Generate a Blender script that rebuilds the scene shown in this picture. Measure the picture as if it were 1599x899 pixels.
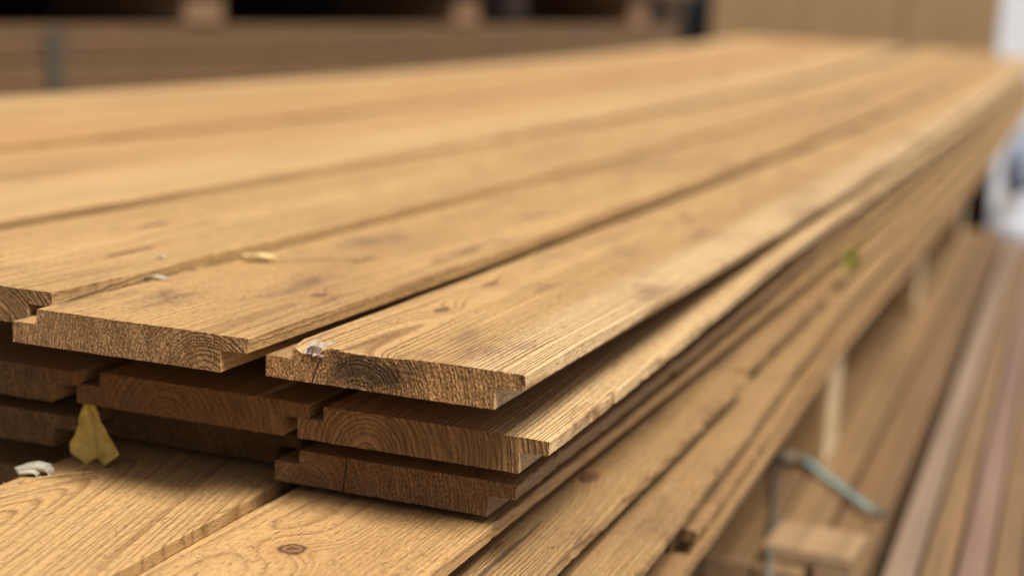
import bpy, bmesh, math, random
import numpy as np
from mathutils import Vector, Matrix

random.seed(7)
rng = np.random.default_rng(11)
scene = bpy.context.scene
for o in list(bpy.data.objects):
    bpy.data.objects.remove(o)
COL = scene.collection

# ------------------------------------------------------------------ camera
cam_d = bpy.data.cameras.new("camera")
cam = bpy.data.objects.new("camera", cam_d)
COL.objects.link(cam)
fw = Vector((-0.3286, 0.9281, -0.1753)); rt = Vector((0.9382, 0.3421, 0.0525)); up = Vector((-0.1087, 0.1472, 0.9831))
M = Matrix((rt, up, -fw)).transposed().to_4x4()
M.translation = Vector((0.2384, -0.7004, 0.1749))
cam.matrix_world = M
cam_d.sensor_width = 36.0
cam_d.lens = 36.0 * 2411.3 / 1599.0
cam_d.clip_start = 0.02
cam_d.clip_end = 200.0
cam_d.dof.use_dof = True
cam_d.dof.focus_distance = 0.80
cam_d.dof.aperture_fstop = 3.6
scene.camera = cam

# ------------------------------------------------------------------ sky, sun, exposure
SUN_EL, SUN_AZ = math.radians(61), math.radians(128)      # azimuth from +Y towards +X
world = bpy.data.worlds.new("World"); scene.world = world; world.use_nodes = True
wn = world.node_tree.nodes; wl = world.node_tree.links
bg = wn["Background"]; bg.inputs[1].default_value = 0.05
sky = wn.new("ShaderNodeTexSky"); sky.sky_type = 'NISHITA'; sky.sun_disc = False
sky.sun_elevation = SUN_EL; sky.sun_rotation = SUN_AZ
sky.air_density = 0.6; sky.dust_density = 6.0; sky.ozone_density = 0.3
wl.new(sky.outputs[0], bg.inputs[0])
sd = bpy.data.lights.new("sun", 'SUN'); sd.energy = 3.2; sd.angle = math.radians(21); sd.color = (1.0, 0.945, 0.85)
so = bpy.data.objects.new("sun", sd); COL.objects.link(so)
sun_dir = Vector((math.sin(SUN_AZ) * math.cos(SUN_EL), math.cos(SUN_AZ) * math.cos(SUN_EL), math.sin(SUN_EL)))
so.rotation_euler = sun_dir.to_track_quat('Z', 'Y').to_euler()
so.location = sun_dir * 10
scene.view_settings.view_transform = 'Standard'
scene.view_settings.look = 'None'
scene.view_settings.gamma = 1.0
scene.view_settings.exposure = 0.98
scene.view_settings.use_curve_mapping = False
scene.render.engine = 'CYCLES'
scene.cycles.max_bounces = 8
scene.cycles.diffuse_bounces = 5

SAG = 0.0029
W, T, LAP, LIP, TON = 0.145, 0.0196, 0.0158, 0.0080, 0.0114

# ------------------------------------------------------------------ node helpers
class NT:
    def __init__(s, name):
        s.mat = bpy.data.materials.new(name); s.mat.use_nodes = True
        s.t = s.mat.node_tree; s.n = s.t.nodes; s.l = s.t.links
        s.bsdf = s.n["Principled BSDF"]
    def put(s, sock, v):
        if isinstance(v, bpy.types.NodeSocket): s.l.new(v, sock)
        elif isinstance(v, (tuple, list)) and len(v) == 3 and sock.type == 'RGBA': sock.default_value = (*v, 1)
        else: sock.default_value = v
    def m(s, op, a, b=None, c=None, clamp=False):
        n = s.n.new("ShaderNodeMath"); n.operation = op; n.use_clamp = clamp
        s.put(n.inputs[0], a)
        if b is not None: s.put(n.inputs[1], b)
        if c is not None: s.put(n.inputs[2], c)
        return n.outputs[0]
    def add(s, a, b): return s.m('ADD', a, b)
    def sub(s, a, b): return s.m('SUBTRACT', a, b)
    def mul(s, a, b): return s.m('MULTIPLY', a, b)
    def xyz(s, x, y, z):
        n = s.n.new("ShaderNodeCombineXYZ")
        for i, v in enumerate((x, y, z)): s.put(n.inputs[i], v)
        return n.outputs[0]
    def noise(s, vec, scale=1.0, detail=2.0, rough=0.5):
        n = s.n.new("ShaderNodeTexNoise")
        s.put(n.inputs["Vector"], vec); n.inputs["Scale"].default_value = scale
        n.inputs["Detail"].default_value = detail; n.inputs["Roughness"].default_value = rough
        return n.outputs[0]
    def step(s, v, lo, hi, a=0.0, b=1.0, smooth=True):
        n = s.n.new("ShaderNodeMapRange"); n.interpolation_type = 'SMOOTHSTEP' if smooth else 'LINEAR'
        s.put(n.inputs[0], v); n.inputs[1].default_value = lo; n.inputs[2].default_value = hi
        n.inputs[3].default_value = a; n.inputs[4].default_value = b
        return n.outputs[0]
    def ramp(s, v, stops):
        n = s.n.new("ShaderNodeValToRGB"); s.put(n.inputs[0], v); e = n.color_ramp.elements
        while len(e) < len(stops): e.new(0.5)
        for k, (p, c) in enumerate(stops):
            e[k].position = p; e[k].color = (c, c, c, 1) if not isinstance(c, tuple) else (*c, 1)
        return n.outputs[0]
    def mix(s, f, a, b, mode='MIX'):
        n = s.n.new("ShaderNodeMix"); n.data_type = 'RGBA'; n.blend_type = mode
        s.put(n.inputs[0], f); s.put(n.inputs[6], a); s.put(n.inputs[7], b)
        return n.outputs[2]

def wood(name, pith=(-0.1, -0.03), ring=0.0025, light=(0.58, 0.36, 0.16), dark=(0.34, 0.18, 0.065), tint=(0.50, 0.30, 0.14),
         knots=(), end=False, seed=0.0, taper=0.0035, wob=0.006, relief=1.0, stain=0.5, contrast=1.0, use_random=False,
         cracks=(), blot=None, speck=1.0, marks=(), lite=False, wand=0.035, sap_sheen=None):
    ALB = 0.72
    light = tuple(c * ALB for c in light); dark = tuple(c * ALB for c in dark); tint = tuple(c * ALB for c in tint)
    N = NT(name)
    tc = N.n.new("ShaderNodeTexCoord"); sp = N.n.new("ShaderNodeSeparateXYZ"); N.l.new(tc.outputs["Object"], sp.inputs[0])
    x, y, z = sp.outputs
    cx, cz = pith
    if use_random:
        oi = N.n.new("ShaderNodeObjectInfo"); rn = oi.outputs["Random"]
        sd_ = N.mul(rn, 37.0); cxs = N.add(N.mul(rn, 0.11), -0.125)
        czs = N.add(N.mul(N.m('FRACT', N.mul(rn, 7.13)), 0.07), -0.06)
    else:
        sd_ = seed; cxs = cx; czs = cz
    ysd = N.add(y, sd_)
    wander = N.noise(N.xyz(sd_, N.mul(ysd, 0.9), 0.3), 1.0, 1.0)
    xx = N.sub(N.sub(x, cxs), N.mul(N.sub(wander, 0.5), wand))
    zz = N.sub(z, czs)
    r = N.m('SQRT', N.add(N.mul(xx, xx), N.mul(zz, zz)))
    n1 = N.noise(N.xyz(N.mul(x, 9), N.mul(ysd, 1.7), N.mul(z, 9)), 1.0, 2.0)
    n2 = N.noise(N.xyz(N.mul(x, 70), N.mul(ysd, 9), N.mul(z, 70)), 1.0, 2.0)
    r = N.add(r, N.mul(N.sub(n1, 0.5), wob * 2))
    r = N.add(r, N.mul(N.sub(n2, 0.5), 0.0016))
    r = N.add(r, N.mul(y, taper))
    kmask = None; kring = None; halo = None
    kn = N.noise(N.xyz(N.mul(x, 160), N.mul(ysd, 120), 0.0), 1.0, 2.0)
    for (kx, ky, rx, ry, amp) in knots:
        dx = N.mul(N.sub(x, kx), 1.0 / rx); dy = N.mul(N.sub(y, ky), 1.0 / ry)
        d2 = N.add(N.mul(dx, dx), N.mul(dy, dy))
        g = N.m('EXPONENT', N.mul(d2, -0.16))
        r = N.add(r, N.mul(g, amp))
        d = N.add(N.m('SQRT', d2), N.mul(N.sub(kn, 0.5), 0.5))
        mk = N.step(d, 0.8, 1.1, 1.0, 0.0)
        hl = N.step(d, 0.9, 2.6, 1.0, 0.0)
        rg = N.m('SINE', N.add(N.mul(d, 9.0), N.mul(kn, 9.0)))
        kmask = mk if kmask is None else N.m('MAXIMUM', kmask, mk)
        halo = hl if halo is None else N.m('MAXIMUM', halo, hl)
        kring = rg if kring is None else N.add(N.mul(rg, mk), N.mul(kring, N.sub(1.0, mk)))
    if end: r = N.add(r, N.mul(N.sub(N.noise(N.xyz(N.mul(x, 230), sd_, N.mul(z, 230)), 1.0, 3.0, 0.65), 0.5), 0.0030))
    rv = N.noise(N.xyz(N.mul(r, 90), sd_, 0.7), 1.0, 2.0)
    ph = N.add(N.mul(r, 1.0 / ring), N.mul(rv, 4.5))
    fr = N.m('FRACT', ph)
    late = N.ramp(fr, [(0.0, 0.15), (0.10, 0.0), (0.50, 0.06), (0.74, 0.45), (0.87, 1.0), (0.96, 0.6)] if not end else
                  [(0.0, 0.2), (0.12, 0.0), (0.4, 0.25), (0.66, 0.9), (0.85, 1.0), (0.95, 0.55)])
    lam = N.noise(N.xyz(N.mul(x, 22), N.mul(ysd, 5), N.mul(z, 22)), 1.0, 2.0)
    late_c = N.mul(late, N.mul(N.mul(N.step(lam, 0.25, 0.75, 0.45, 1.0), N.step(n2, 0.2, 0.7, 0.35 if end else 0.7, 1.0)), contrast))
    lsrc = light
    if sap_sheen:   # paler sapwood along one edge, brightened further as a painted sheen
        lsrc = N.mix(N.step(N.add(x, N.mul(N.sub(n1, 0.5), 0.03)), sap_sheen[0], sap_sheen[1]), light, (0.53, 0.37, 0.185))
    col = N.mix(late_c, lsrc, dark)
    big = N.noise(N.xyz(N.mul(x, 11), N.mul(ysd, 3.0), N.mul(z, 11)), 1.0, 3.0)
    col = N.mix(N.step(big, 0.42, 0.72, 0.0, 0.6 if not sap_sheen else 0.35), col, tint)
    if lite:
        stn = N.noise(N.xyz(N.mul(x, 26), N.mul(ysd, 10), N.mul(z, 26)), 1.0, 3.0, 0.6)
        col = N.mix(N.mul(N.step(stn, 0.56, 0.74, 0.0, 1.0), stain), col, (0.27, 0.155, 0.08))
        strk = N.noise(N.xyz(N.mul(x, 75), N.mul(ysd, 1.6), N.mul(z, 75)), 1.0, 3.0, 0.6)
        col = N.mix(1.0, col, N.ramp(strk, [(0.25, 0.62), (0.5, 1.0), (0.75, 1.2)]), 'MULTIPLY')
        h = late
    elif not end:
        fib = N.noise(N.xyz(N.mul(x, 1100), N.mul(ysd, 26), N.mul(z, 1100)), 1.0, 3.0, 0.6)
        grit = N.noise(N.xyz(N.mul(x, 900), N.mul(ysd, 190), N.mul(z, 900)), 1.0, 2.0, 0.65)
        pit = N.noise(N.xyz(N.mul(x, 480), N.mul(ysd, 70), N.mul(z, 480)), 1.0, 2.0, 0.6)
        pitm = N.step(pit, 0.62, 0.72, 0.0, 1.0)
        stn = N.noise(N.xyz(N.mul(x, 26), N.mul(ysd, 10), N.mul(z, 26)), 1.0, 4.0, 0.6)
        stm = N.mul(N.step(stn, 0.52, 0.74, 0.0, 1.0), stain)
        col = N.mix(stm, col, (0.15, 0.086, 0.044))
        col = N.mix(1.0, col, N.ramp(fib, [(0.25, 0.72), (0.5, 1.0), (0.75, 1.14)]), 'MULTIPLY')
        col = N.mix(1.0, col, N.ramp(grit, [(0.28, 0.58), (0.46, 1.0), (0.75, 1.22)]), 'MULTIPLY')
        col = N.mix(N.mul(pitm, 0.75), col, (0.13, 0.065, 0.03))
        h = N.add(N.mul(late, 0.8 * relief), N.add(N.mul(fib, 0.5), N.mul(grit, 0.75 * speck)))
        h = N.sub(h, N.mul(pitm, 0.7))
        # lengthways cracks and dark dashes at given places: (x, y, half length, half width, slant)
        for (mx, my, hl_, hw, sl) in marks:
            ax = N.m('ABSOLUTE', N.mul(N.add(N.sub(N.sub(x, mx), N.mul(N.sub(y, my), sl)), N.mul(N.sub(n2, 0.5), 0.003)), 1.0 / hw))
            ay = N.m('ABSOLUTE', N.mul(N.sub(y, my), 1.0 / hl_))
            mm = N.step(N.add(N.add(ax, N.mul(ay, ay)), N.mul(N.sub(kn, 0.5), 0.9)), 0.55, 1.05, 1.0, 0.0)
            col = N.mix(N.mul(mm, 0.85), col, (0.085, 0.048, 0.03))
            h = N.sub(h, N.mul(mm, 1.6))
    else:
        por = N.noise(N.xyz(N.mul(x, 850), N.mul(ysd, 500), N.mul(z, 600)), 1.0, 2.0, 0.6)
        saw = N.noise(N.xyz(N.add(N.mul(x, 300), N.mul(z, 150)), sd_, N.mul(z, 60)), 1.0, 4.0, 0.7)
        fine = N.noise(N.xyz(N.mul(x, 2200), N.mul(ysd, 800), N.mul(z, 1600)), 1.0, 1.0)
        col = N.mix(1.0, col, N.ramp(saw, [(0.25, 0.60), (0.5, 1.0), (0.75, 1.28)]), 'MULTIPLY')
        col = N.mix(1.0, col, N.ramp(por, [(0.30, 1.0 - 0.45 * speck), (0.5, 1.0), (0.70, 1.0 + 0.45 * speck)]), 'MULTIPLY')
        h = N.add(N.mul(late, 1.6 * relief), N.add(N.mul(por, 1.8 * speck), N.add(N.mul(saw, 1.4), N.mul(fine, 0.5))))
        for (qx, qw, sl) in cracks:
            e_ = N.m('ABSOLUTE', N.add(N.sub(N.sub(x, qx), N.mul(z, sl)), N.mul(N.sub(n2, 0.5), 0.004)))
            cm = N.step(e_, qw * 0.4, qw, 1.0, 0.0)
            col = N.mix(cm, col, (0.02, 0.01, 0.006)); h = N.sub(h, N.mul(cm, 3.0))
        if blot:
            bx_, bz_, bw, bh = blot
            dx = N.mul(N.sub(x, bx_), 1 / bw); dz = N.mul(N.sub(z, bz_), 1 / bh)
            d = N.add(N.m('SQRT', N.add(N.mul(dx, dx), N.mul(dz, dz))), N.add(N.mul(N.sub(lam, 0.5), 1.5), N.add(N.mul(N.sub(n2, 0.5), 1.5), N.mul(N.sub(por, 0.5), 0.9))))
            bm_ = N.step(d, 0.30, 1.25, 1.0, 0.0)
            kr = N.step(N.m('SINE', N.add(N.mul(d, 13.0), N.mul(por, 12.0))), -0.6, 0.9)
            col = N.mix(N.mul(bm_, 0.93), col, N.mix(kr, (0.022, 0.013, 0.007), (0.078, 0.044, 0.022)))
    if kmask is not None:
        col = N.mix(N.mul(halo, 0.45), col, (0.34, 0.17, 0.065))
        kc = N.mix(N.step(kring, -0.5, 0.8), (0.075, 0.036, 0.018), (0.21, 0.11, 0.055))
        col = N.mix(N.mul(kmask, 0.92), col, kc)
        h = N.sub(h, N.mul(kmask, 0.8))
    N.put(N.bsdf.inputs["Base Color"], col)
    N.bsdf.inputs["Roughness"].default_value = 0.56 if not end else 0.85
    N.bsdf.inputs["Specular IOR Level"].default_value = 0.5 if not end else 0.15
    if lite: return N.mat
    bp = N.n.new("ShaderNodeBump"); bp.inputs["Strength"].default_value = 0.85
    bp.inputs["Distance"].default_value = 0.00050 if not end else 0.00050
    N.put(bp.inputs["Height"], h); N.l.new(bp.outputs[0], N.bsdf.inputs["Normal"])
    return N.mat

def plain(name, col, rough=0.6, var=0.15, scale=30.0, bump=0.0, spec=0.4, sub=0.0):
    N = NT(name)
    tc = N.n.new("ShaderNodeTexCoord")
    a = N.noise(tc.outputs["Object"], scale, 4.0, 0.6)
    lo = tuple(c * (1 - var) for c in col); hi = tuple(min(1, c * (1 + var)) for c in col)
    N.put(N.bsdf.inputs["Base Color"], N.mix(N.step(a, 0.3, 0.7), lo, hi))
    N.bsdf.inputs["Roughness"].default_value = rough; N.bsdf.inputs["Specular IOR Level"].default_value = spec
    if bump:
        bp = N.n.new("ShaderNodeBump"); bp.inputs["Strength"].default_value = 0.7; bp.inputs["Distance"].default_value = bump
        N.put(bp.inputs["Height"], a); N.l.new(bp.outputs[0], N.bsdf.inputs["Normal"])
    if sub:
        N.bsdf.inputs["Subsurface Weight"].default_value = sub
        N.bsdf.inputs["Subsurface Radius"].default_value = (0.002, 0.0012, 0.0006)
    return N.mat

# ------------------------------------------------------------------ mesh helpers
def tag(o, label=None, cat=None, group=None, kind=None):
    if label: o["label"] = label
    if cat: o["category"] = cat
    if group: o["group"] = group
    if kind: o["kind"] = kind
    return o

def mesh_obj(name, verts, faces, mats, parent=None, fmat=None, smooth=True, angle=32):
    me = bpy.data.meshes.new(name)
    me.from_pydata([tuple(v) for v in verts], [], faces); me.update()
    for m_ in (mats if isinstance(mats, (list, tuple)) else [mats]): me.materials.append(m_)
    if fmat is not None: me.polygons.foreach_set("material_index", np.asarray(fmat, dtype=np.int32))
    if smooth:
        me.polygons.foreach_set("use_smooth", np.ones(len(me.polygons), dtype=bool))
        me.set_sharp_from_angle(angle=math.radians(angle))
    o = bpy.data.objects.new(name, me); COL.objects.link(o)
    if parent: o.parent = parent
    return o

def hash2(i, j, s):
    v = np.sin(i * 127.1 + j * 311.7 + s * 74.7) * 43758.5453
    return v - np.floor(v)
def vnoise(u, v, s=0.0):
    u = np.asarray(u, float); v = np.asarray(v, float)
    i = np.floor(u); j = np.floor(v); a = u - i; b = v - j
    a = a * a * (3 - 2 * a); b = b * b * (3 - 2 * b)
    return ((hash2(i, j, s) * (1 - a) + hash2(i + 1, j, s) * a) * (1 - b) + (hash2(i, j + 1, s) * (1 - a) + hash2(i + 1, j + 1, s) * a) * b) * 2 - 1

def profile(w, t, lap, lip, ton, step):
    c = 0.0005
    pts = [(-w, -t + ton), (-w + lap, -t + ton), (-w + lap, -c), (-w + lap + c, 0), (-c, 0), (0, -c), (0, -lip + c), (-c, -lip), (-lap, -lip), (-lap, -t), (-w, -t)]
    out = []
    n = len(pts)
    for k in range(n):
        a = np.array(pts[k]); b = np.array(pts[(k + 1) % n]); L = np.linalg.norm(b - a)
        m_ = max(1, int(round(L / step)))
        for q in range(m_): out.append(a + (b - a) * q / m_)
    return np.array(out)

def smooth(y, span=1.15):      # the near ends of the lower layers hang open, further back the layers lie tight
    t = np.clip(np.asarray(y, float) / span, 0, 1)
    return t * t * (3 - 2 * t)

def board(label, x0, y0, z0, slope, L, mtop, mend, step=0.002, w=W, rag=0.0005, wave=0.0004, seed=1.0, edge=None, chip=None,
          cup=0.0, lift=0.0, bend=0.0, span=1.15, fine=True, group="shiplap boards of the loose stack", name="timber_board"):
    pr = profile(w, T, LAP, LIP, TON, step)
    if fine:
        ys = [0.0, 0.0005, 0.0012, 0.0022, 0.0035]; dy = 0.0022
        while ys[-1] + dy < L - 0.03:
            ys.append(ys[-1] + dy); dy = dy * 1.004 if ys[-1] < 0.9 else dy * 1.12
            dy = min(dy, 0.12)
    else:
        ys = list(np.linspace(0, L * 0.3, 14)) + list(np.linspace(L * 0.3, L - 0.05, 14))[1:]
    ys += [L - 0.02, L]
    ys = np.array(ys)
    X = np.repeat(pr[None, :, 0], len(ys), 0); Z = np.repeat(pr[None, :, 1], len(ys), 0); Y = np.repeat(ys[:, None], len(pr), 1)
    # lip edge: wavy, dented; optional profile edge(y) sets the lip back
    rel = np.clip((X + LAP) / LAP, 0, 1)
    wv = vnoise(Y * 30, X * 0 + seed, seed) * wave * 0.22 + vnoise(Y * 170, Z * 300, seed + 3) * wave * 0.5
    dent = np.clip(vnoise(Y * 70, Y * 0, seed + 9) - 0.72, 0, 1) * -0.0035 * (wave / 0.0004) ** 0.5
    X = X + (wv + dent) * (rel > 0.95)
    if edge is not None: X = X + edge(Y) * rel
    # left edge of the top face, slight waviness
    lf = np.abs(X - (-w + LAP)) < 0.001
    X = X + np.where(lf, vnoise(Y * 60, Z * 200, seed + 5) * wave * 0.6, 0)
    # top relief and undulation
    topm = (Z > -0.0006)
    Z = Z + np.where(topm, vnoise(Y * 25, X * 90, seed + 2) * 0.00012 + vnoise(Y * 4, X * 10, seed + 4) * 0.0003, 0)
    Z = Z + cup * ((X + w / 2) / (w / 2)) ** 2
    # ragged sawn end
    fall = np.exp(-Y / 0.0016)
    Y = Y - fall * (vnoise(X * 700, Z * 500, seed + 6) * rag * (0.5 + 0.9 * vnoise(X * 90, Z * 40, seed + 12)) + vnoise(X * 160, Z * 60, seed + 7) * rag * 1.2)
    Z = Z + np.where(topm, fall * vnoise(X * 650, X * 0, seed + 8) * rag * 0.9 * np.clip(vnoise(X * 120, X * 0, seed + 13), 0, 1), 0)
    if chip is not None: X, Y, Z = chip(X, Y, Z)
    wy = np.maximum(Y + y0, 0)
    X = X + bend * (smooth(wy, span) - smooth(max(0, y0), span))
    Z = Z + SAG * wy ** 2 - SAG * max(0, y0) ** 2 + lift * (smooth(wy, span) - smooth(max(0, y0), span))
    nr, npf = X.shape
    V = np.stack([X, Y, Z], -1).reshape(-1, 3)
    i = np.arange(nr - 1)[:, None] * npf; j = np.arange(npf)[None, :]; jn = (j + 1) % npf
    F = np.stack([i + j, i + jn, i + npf + jn, i + npf + j], -1).reshape(-1, 4)[:, ::-1]
    faces = F.tolist(); fm = [0] * len(faces)
    base = len(V)
    V = np.concatenate([V, V[:npf], V[(nr - 1) * npf:nr * npf]])
    faces.append([base + k for k in range(npf)]); fm.append(1)
    faces.append([base + npf + k for k in range(npf)][::-1]); fm.append(1)
    o = mesh_obj(name, V, faces, [mtop, mend], fmat=fm)
    bm = bmesh.new(); bm.from_mesh(o.data)
    bmesh.ops.recalc_face_normals(bm, faces=bm.faces)
    bmesh.ops.triangulate(bm, faces=[f for f in bm.faces if len(f.verts) > 4])
    bm.to_mesh(o.data); bm.free()
    o.location = (x0, y0, z0); o.rotation_euler = (0, 0, -slope)
    tag(o, label, "board", group)
    return o

def box_mesh(sx, sy, sz, bev=0.002, segs=1, jitter=0.0):
    bm = bmesh.new()
    bmesh.ops.create_cube(bm, size=1.0)
    bmesh.ops.scale(bm, vec=(sx, sy, sz), verts=bm.verts)
    if bev: bmesh.ops.bevel(bm, geom=list(bm.edges), offset=bev, segments=segs, affect='EDGES', profile=0.6)
    me = bpy.data.meshes.new("box"); bm.to_mesh(me); bm.free()
    return me
def box(name, size, loc, mat, parent=None, rz=0.0, bev=0.002, me=None):
    if me is None:
        me = box_mesh(*size, bev=bev); me.name = name; me.materials.append(mat)
    o = bpy.data.objects.new(name, me); COL.objects.link(o)
    o.location = loc; o.rotation_euler = (0, 0, rz)
    if parent: o.parent = parent
    return o
def empty(name, loc, rz=0.0):
    o = bpy.data.objects.new(name, None); COL.objects.link(o); o.location = loc; o.rotation_euler = (0, 0, rz); o.empty_display_size = 0.05
    return o

# ------------------------------------------------------------------ materials
GOLD = dict(light=(0.57, 0.352, 0.138), dark=(0.25, 0.122, 0.040), tint=(0.35, 0.195, 0.074))
ORANGE = dict(light=(0.55, 0.332, 0.14), dark=(0.33, 0.172, 0.065), tint=(0.44, 0.25, 0.098))
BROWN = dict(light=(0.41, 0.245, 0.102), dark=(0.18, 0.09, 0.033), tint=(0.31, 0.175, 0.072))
ENDC = dict(light=(0.34, 0.195, 0.085), dark=(0.105, 0.050, 0.019), tint=(0.23, 0.122, 0.048))

m_b1 = wood("wood_board_first", sap_sheen=(-0.05, -0.028), contrast=1.3, pith=(-0.092, -0.030), ring=0.0027, seed=1.3, relief=1.5, stain=0.7,
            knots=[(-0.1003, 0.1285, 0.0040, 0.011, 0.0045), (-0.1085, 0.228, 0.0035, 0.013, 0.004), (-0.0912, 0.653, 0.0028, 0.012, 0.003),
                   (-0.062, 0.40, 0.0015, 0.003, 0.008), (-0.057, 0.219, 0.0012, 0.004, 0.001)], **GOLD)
e_b1 = wood("wood_end_first", pith=(-0.088, -0.024), ring=0.0026, seed=1.3, end=True, blot=(-0.088, -0.009, 0.034, 0.015), speck=1.6, contrast=0.5,
            light=(0.38, 0.215, 0.085), dark=(0.16, 0.075, 0.03), tint=(0.30, 0.15, 0.06), cracks=[(-0.111, 0.0004, 0.3)])
m_b2 = wood("wood_board_second", contrast=1.3, pith=(-0.022, -0.027), ring=0.0022, seed=5.1, wand=0.008, wob=0.003, stain=0.9, relief=0.9,
            knots=[(-0.027, 0.128, 0.005, 0.007, 0.0035), (-0.062, 0.26, 0.003, 0.02, 0.003)],
            marks=[(-0.077, 0.248, 0.030, 0.0055, 1.25)], **GOLD)
e_b2 = wood("wood_end_second", pith=(-0.022, -0.027), ring=0.0022, seed=5.1, end=True, wand=0.008, wob=0.003, speck=1.3, **ENDC)
m_b3 = wood("wood_board_third", contrast=1.3, pith=(-0.08, -0.05), ring=0.003, seed=8.4, stain=0.35, light=(0.58, 0.365, 0.15), dark=(0.32, 0.172, 0.06), tint=(0.46, 0.275, 0.11),
            knots=[(-0.045, 0.14, 0.003, 0.03, 0.004), (-0.1, 0.25, 0.004, 0.02, 0.004)])
e_b3 = wood("wood_end_third", pith=(-0.05, -0.045), ring=0.0024, seed=8.4, end=True, **ENDC)
m_r2 = wood("wood_second_layer", sap_sheen=(-0.04, -0.01), contrast=1.3, pith=(-0.108, -0.022), ring=0.0026, seed=12.2, relief=1.5, stain=0.3,
            light=(0.54, 0.335, 0.15), dark=(0.30, 0.16, 0.06), tint=(0.42, 0.25, 0.11))
e_r2 = wood("wood_end_second_layer", pith=(-0.104, -0.022), ring=0.0030, seed=12.2, end=True, relief=1.6, speck=0.5, contrast=1.0, wob=0.002, **ENDC)
e_r2b = wood("wood_end_second_layer_middle", pith=(-0.085, -0.025), ring=0.0034, seed=15.7, end=True, contrast=0.75, relief=1.2, speck=0.6, wob=0.002, light=(0.235, 0.125, 0.05), dark=(0.075, 0.034, 0.012), tint=(0.16, 0.08, 0.03))  # stained dark end, colour lowered further to paint in shade between the layers
e_r3 = wood("wood_end_third_layer", pith=(-0.122, -0.022), ring=0.0021, seed=18.9, end=True, relief=1.3, speck=1.1, wob=0.002, cracks=[(-0.1, 0.00055, 0.1)], **ENDC)
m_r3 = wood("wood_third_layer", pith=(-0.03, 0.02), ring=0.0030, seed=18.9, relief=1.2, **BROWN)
m_l4a = wood("wood_lower_left", contrast=1.05, pith=(-0.098, -0.010), ring=0.0046, seed=22.4, relief=1.0, stain=0.15, taper=0.22, wob=0.004,
             light=(0.58, 0.36, 0.148), dark=(0.235, 0.112, 0.038), tint=(0.49, 0.285, 0.112))
m_l4b = wood("wood_lower_knotty", contrast=1.1, pith=(-0.09, -0.05), ring=0.0030, seed=26.1, relief=1.0, stain=0.2,
             knots=[(-0.0765, 0.243, 0.0082, 0.0085, 0.010)], light=(0.58, 0.355, 0.145), dark=(0.265, 0.132, 0.046), tint=(0.47, 0.27, 0.106))
m_l5 = wood("wood_side_first", contrast=1.3, pith=(-0.10, -0.03), ring=0.0022, seed=31.5, relief=1.6, stain=0.6,
            knots=[(-0.031, 0.468, 0.0065, 0.013, 0.007), (-0.038, 0.325, 0.0014, 0.006, 0.001), (-0.0125, 0.71, 0.0012, 0.005, 0.001), (-0.010, 0.337, 0.001, 0.003, 0.001)],
            marks=[(-0.03, 0.30, 0.09, 0.002, 0.0)], light=(0.43, 0.268, 0.112), dark=(0.19, 0.098, 0.036), tint=(0.33, 0.19, 0.078))
m_l6 = wood("wood_side_second", contrast=1.3, pith=(-0.11, -0.03), ring=0.0026, seed=36.8, relief=1.6, stain=0.6,
            knots=[(-0.0135, 0.828, 0.0016, 0.011, 0.002)], marks=[(-0.0265, 0.488, 0.0016, 0.005, 6.0), (-0.0205, 0.481, 0.0012, 0.006, 6.0), (-0.0125, 0.46, 0.0010, 0.004, 5.0)],
            light=(0.44, 0.275, 0.115), dark=(0.19, 0.096, 0.035), tint=(0.34, 0.195, 0.08))
m_gold = wood("wood_golden", lite=True, ring=0.0028, use_random=True, stain=0.4, **GOLD)
m_orange = wood("wood_orange", lite=True, ring=0.0030, use_random=True, stain=0.3, **ORANGE)
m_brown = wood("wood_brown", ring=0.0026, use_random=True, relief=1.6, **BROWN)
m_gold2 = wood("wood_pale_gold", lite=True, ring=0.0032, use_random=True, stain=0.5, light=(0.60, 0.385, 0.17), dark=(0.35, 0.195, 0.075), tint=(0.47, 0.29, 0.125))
m_orange2 = wood("wood_deep_orange", lite=True, ring=0.0032, use_random=True, stain=0.4, light=(0.53, 0.305, 0.125), dark=(0.31, 0.16, 0.058), tint=(0.45, 0.245, 0.095))
e_gen = wood("wood_end_common", contrast=0.7, ring=0.0026, use_random=True, end=True, light=(0.225, 0.12, 0.048), dark=(0.075, 0.034, 0.012), tint=(0.15, 0.075, 0.028))  # oil-dark ends, darkened again so the colour deepens the shade in the gaps
m_pale = wood("wood_pale_batten", lite=True, ring=0.003, use_random=True, light=(0.68, 0.53, 0.32), dark=(0.50, 0.36, 0.19), tint=(0.60, 0.45, 0.26), stain=0.1)
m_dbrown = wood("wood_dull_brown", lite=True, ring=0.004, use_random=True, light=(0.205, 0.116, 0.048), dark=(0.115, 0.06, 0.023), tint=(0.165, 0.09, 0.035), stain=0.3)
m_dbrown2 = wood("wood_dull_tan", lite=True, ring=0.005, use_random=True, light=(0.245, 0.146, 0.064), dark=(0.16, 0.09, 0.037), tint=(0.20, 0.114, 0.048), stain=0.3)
m_pink = wood("wood_pinkish", lite=True, ring=0.004, use_random=True, light=(0.26, 0.155, 0.108), dark=(0.17, 0.098, 0.068), tint=(0.22, 0.122, 0.085), stain=0.3)
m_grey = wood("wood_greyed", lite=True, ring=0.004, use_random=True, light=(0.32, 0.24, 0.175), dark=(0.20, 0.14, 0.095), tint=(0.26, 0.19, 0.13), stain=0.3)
m_rack = wood("wood_rack", lite=True, ring=0.004, use_random=True, light=(0.22, 0.125, 0.058), dark=(0.12, 0.062, 0.027), tint=(0.17, 0.095, 0.048), stain=0.4)

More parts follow.
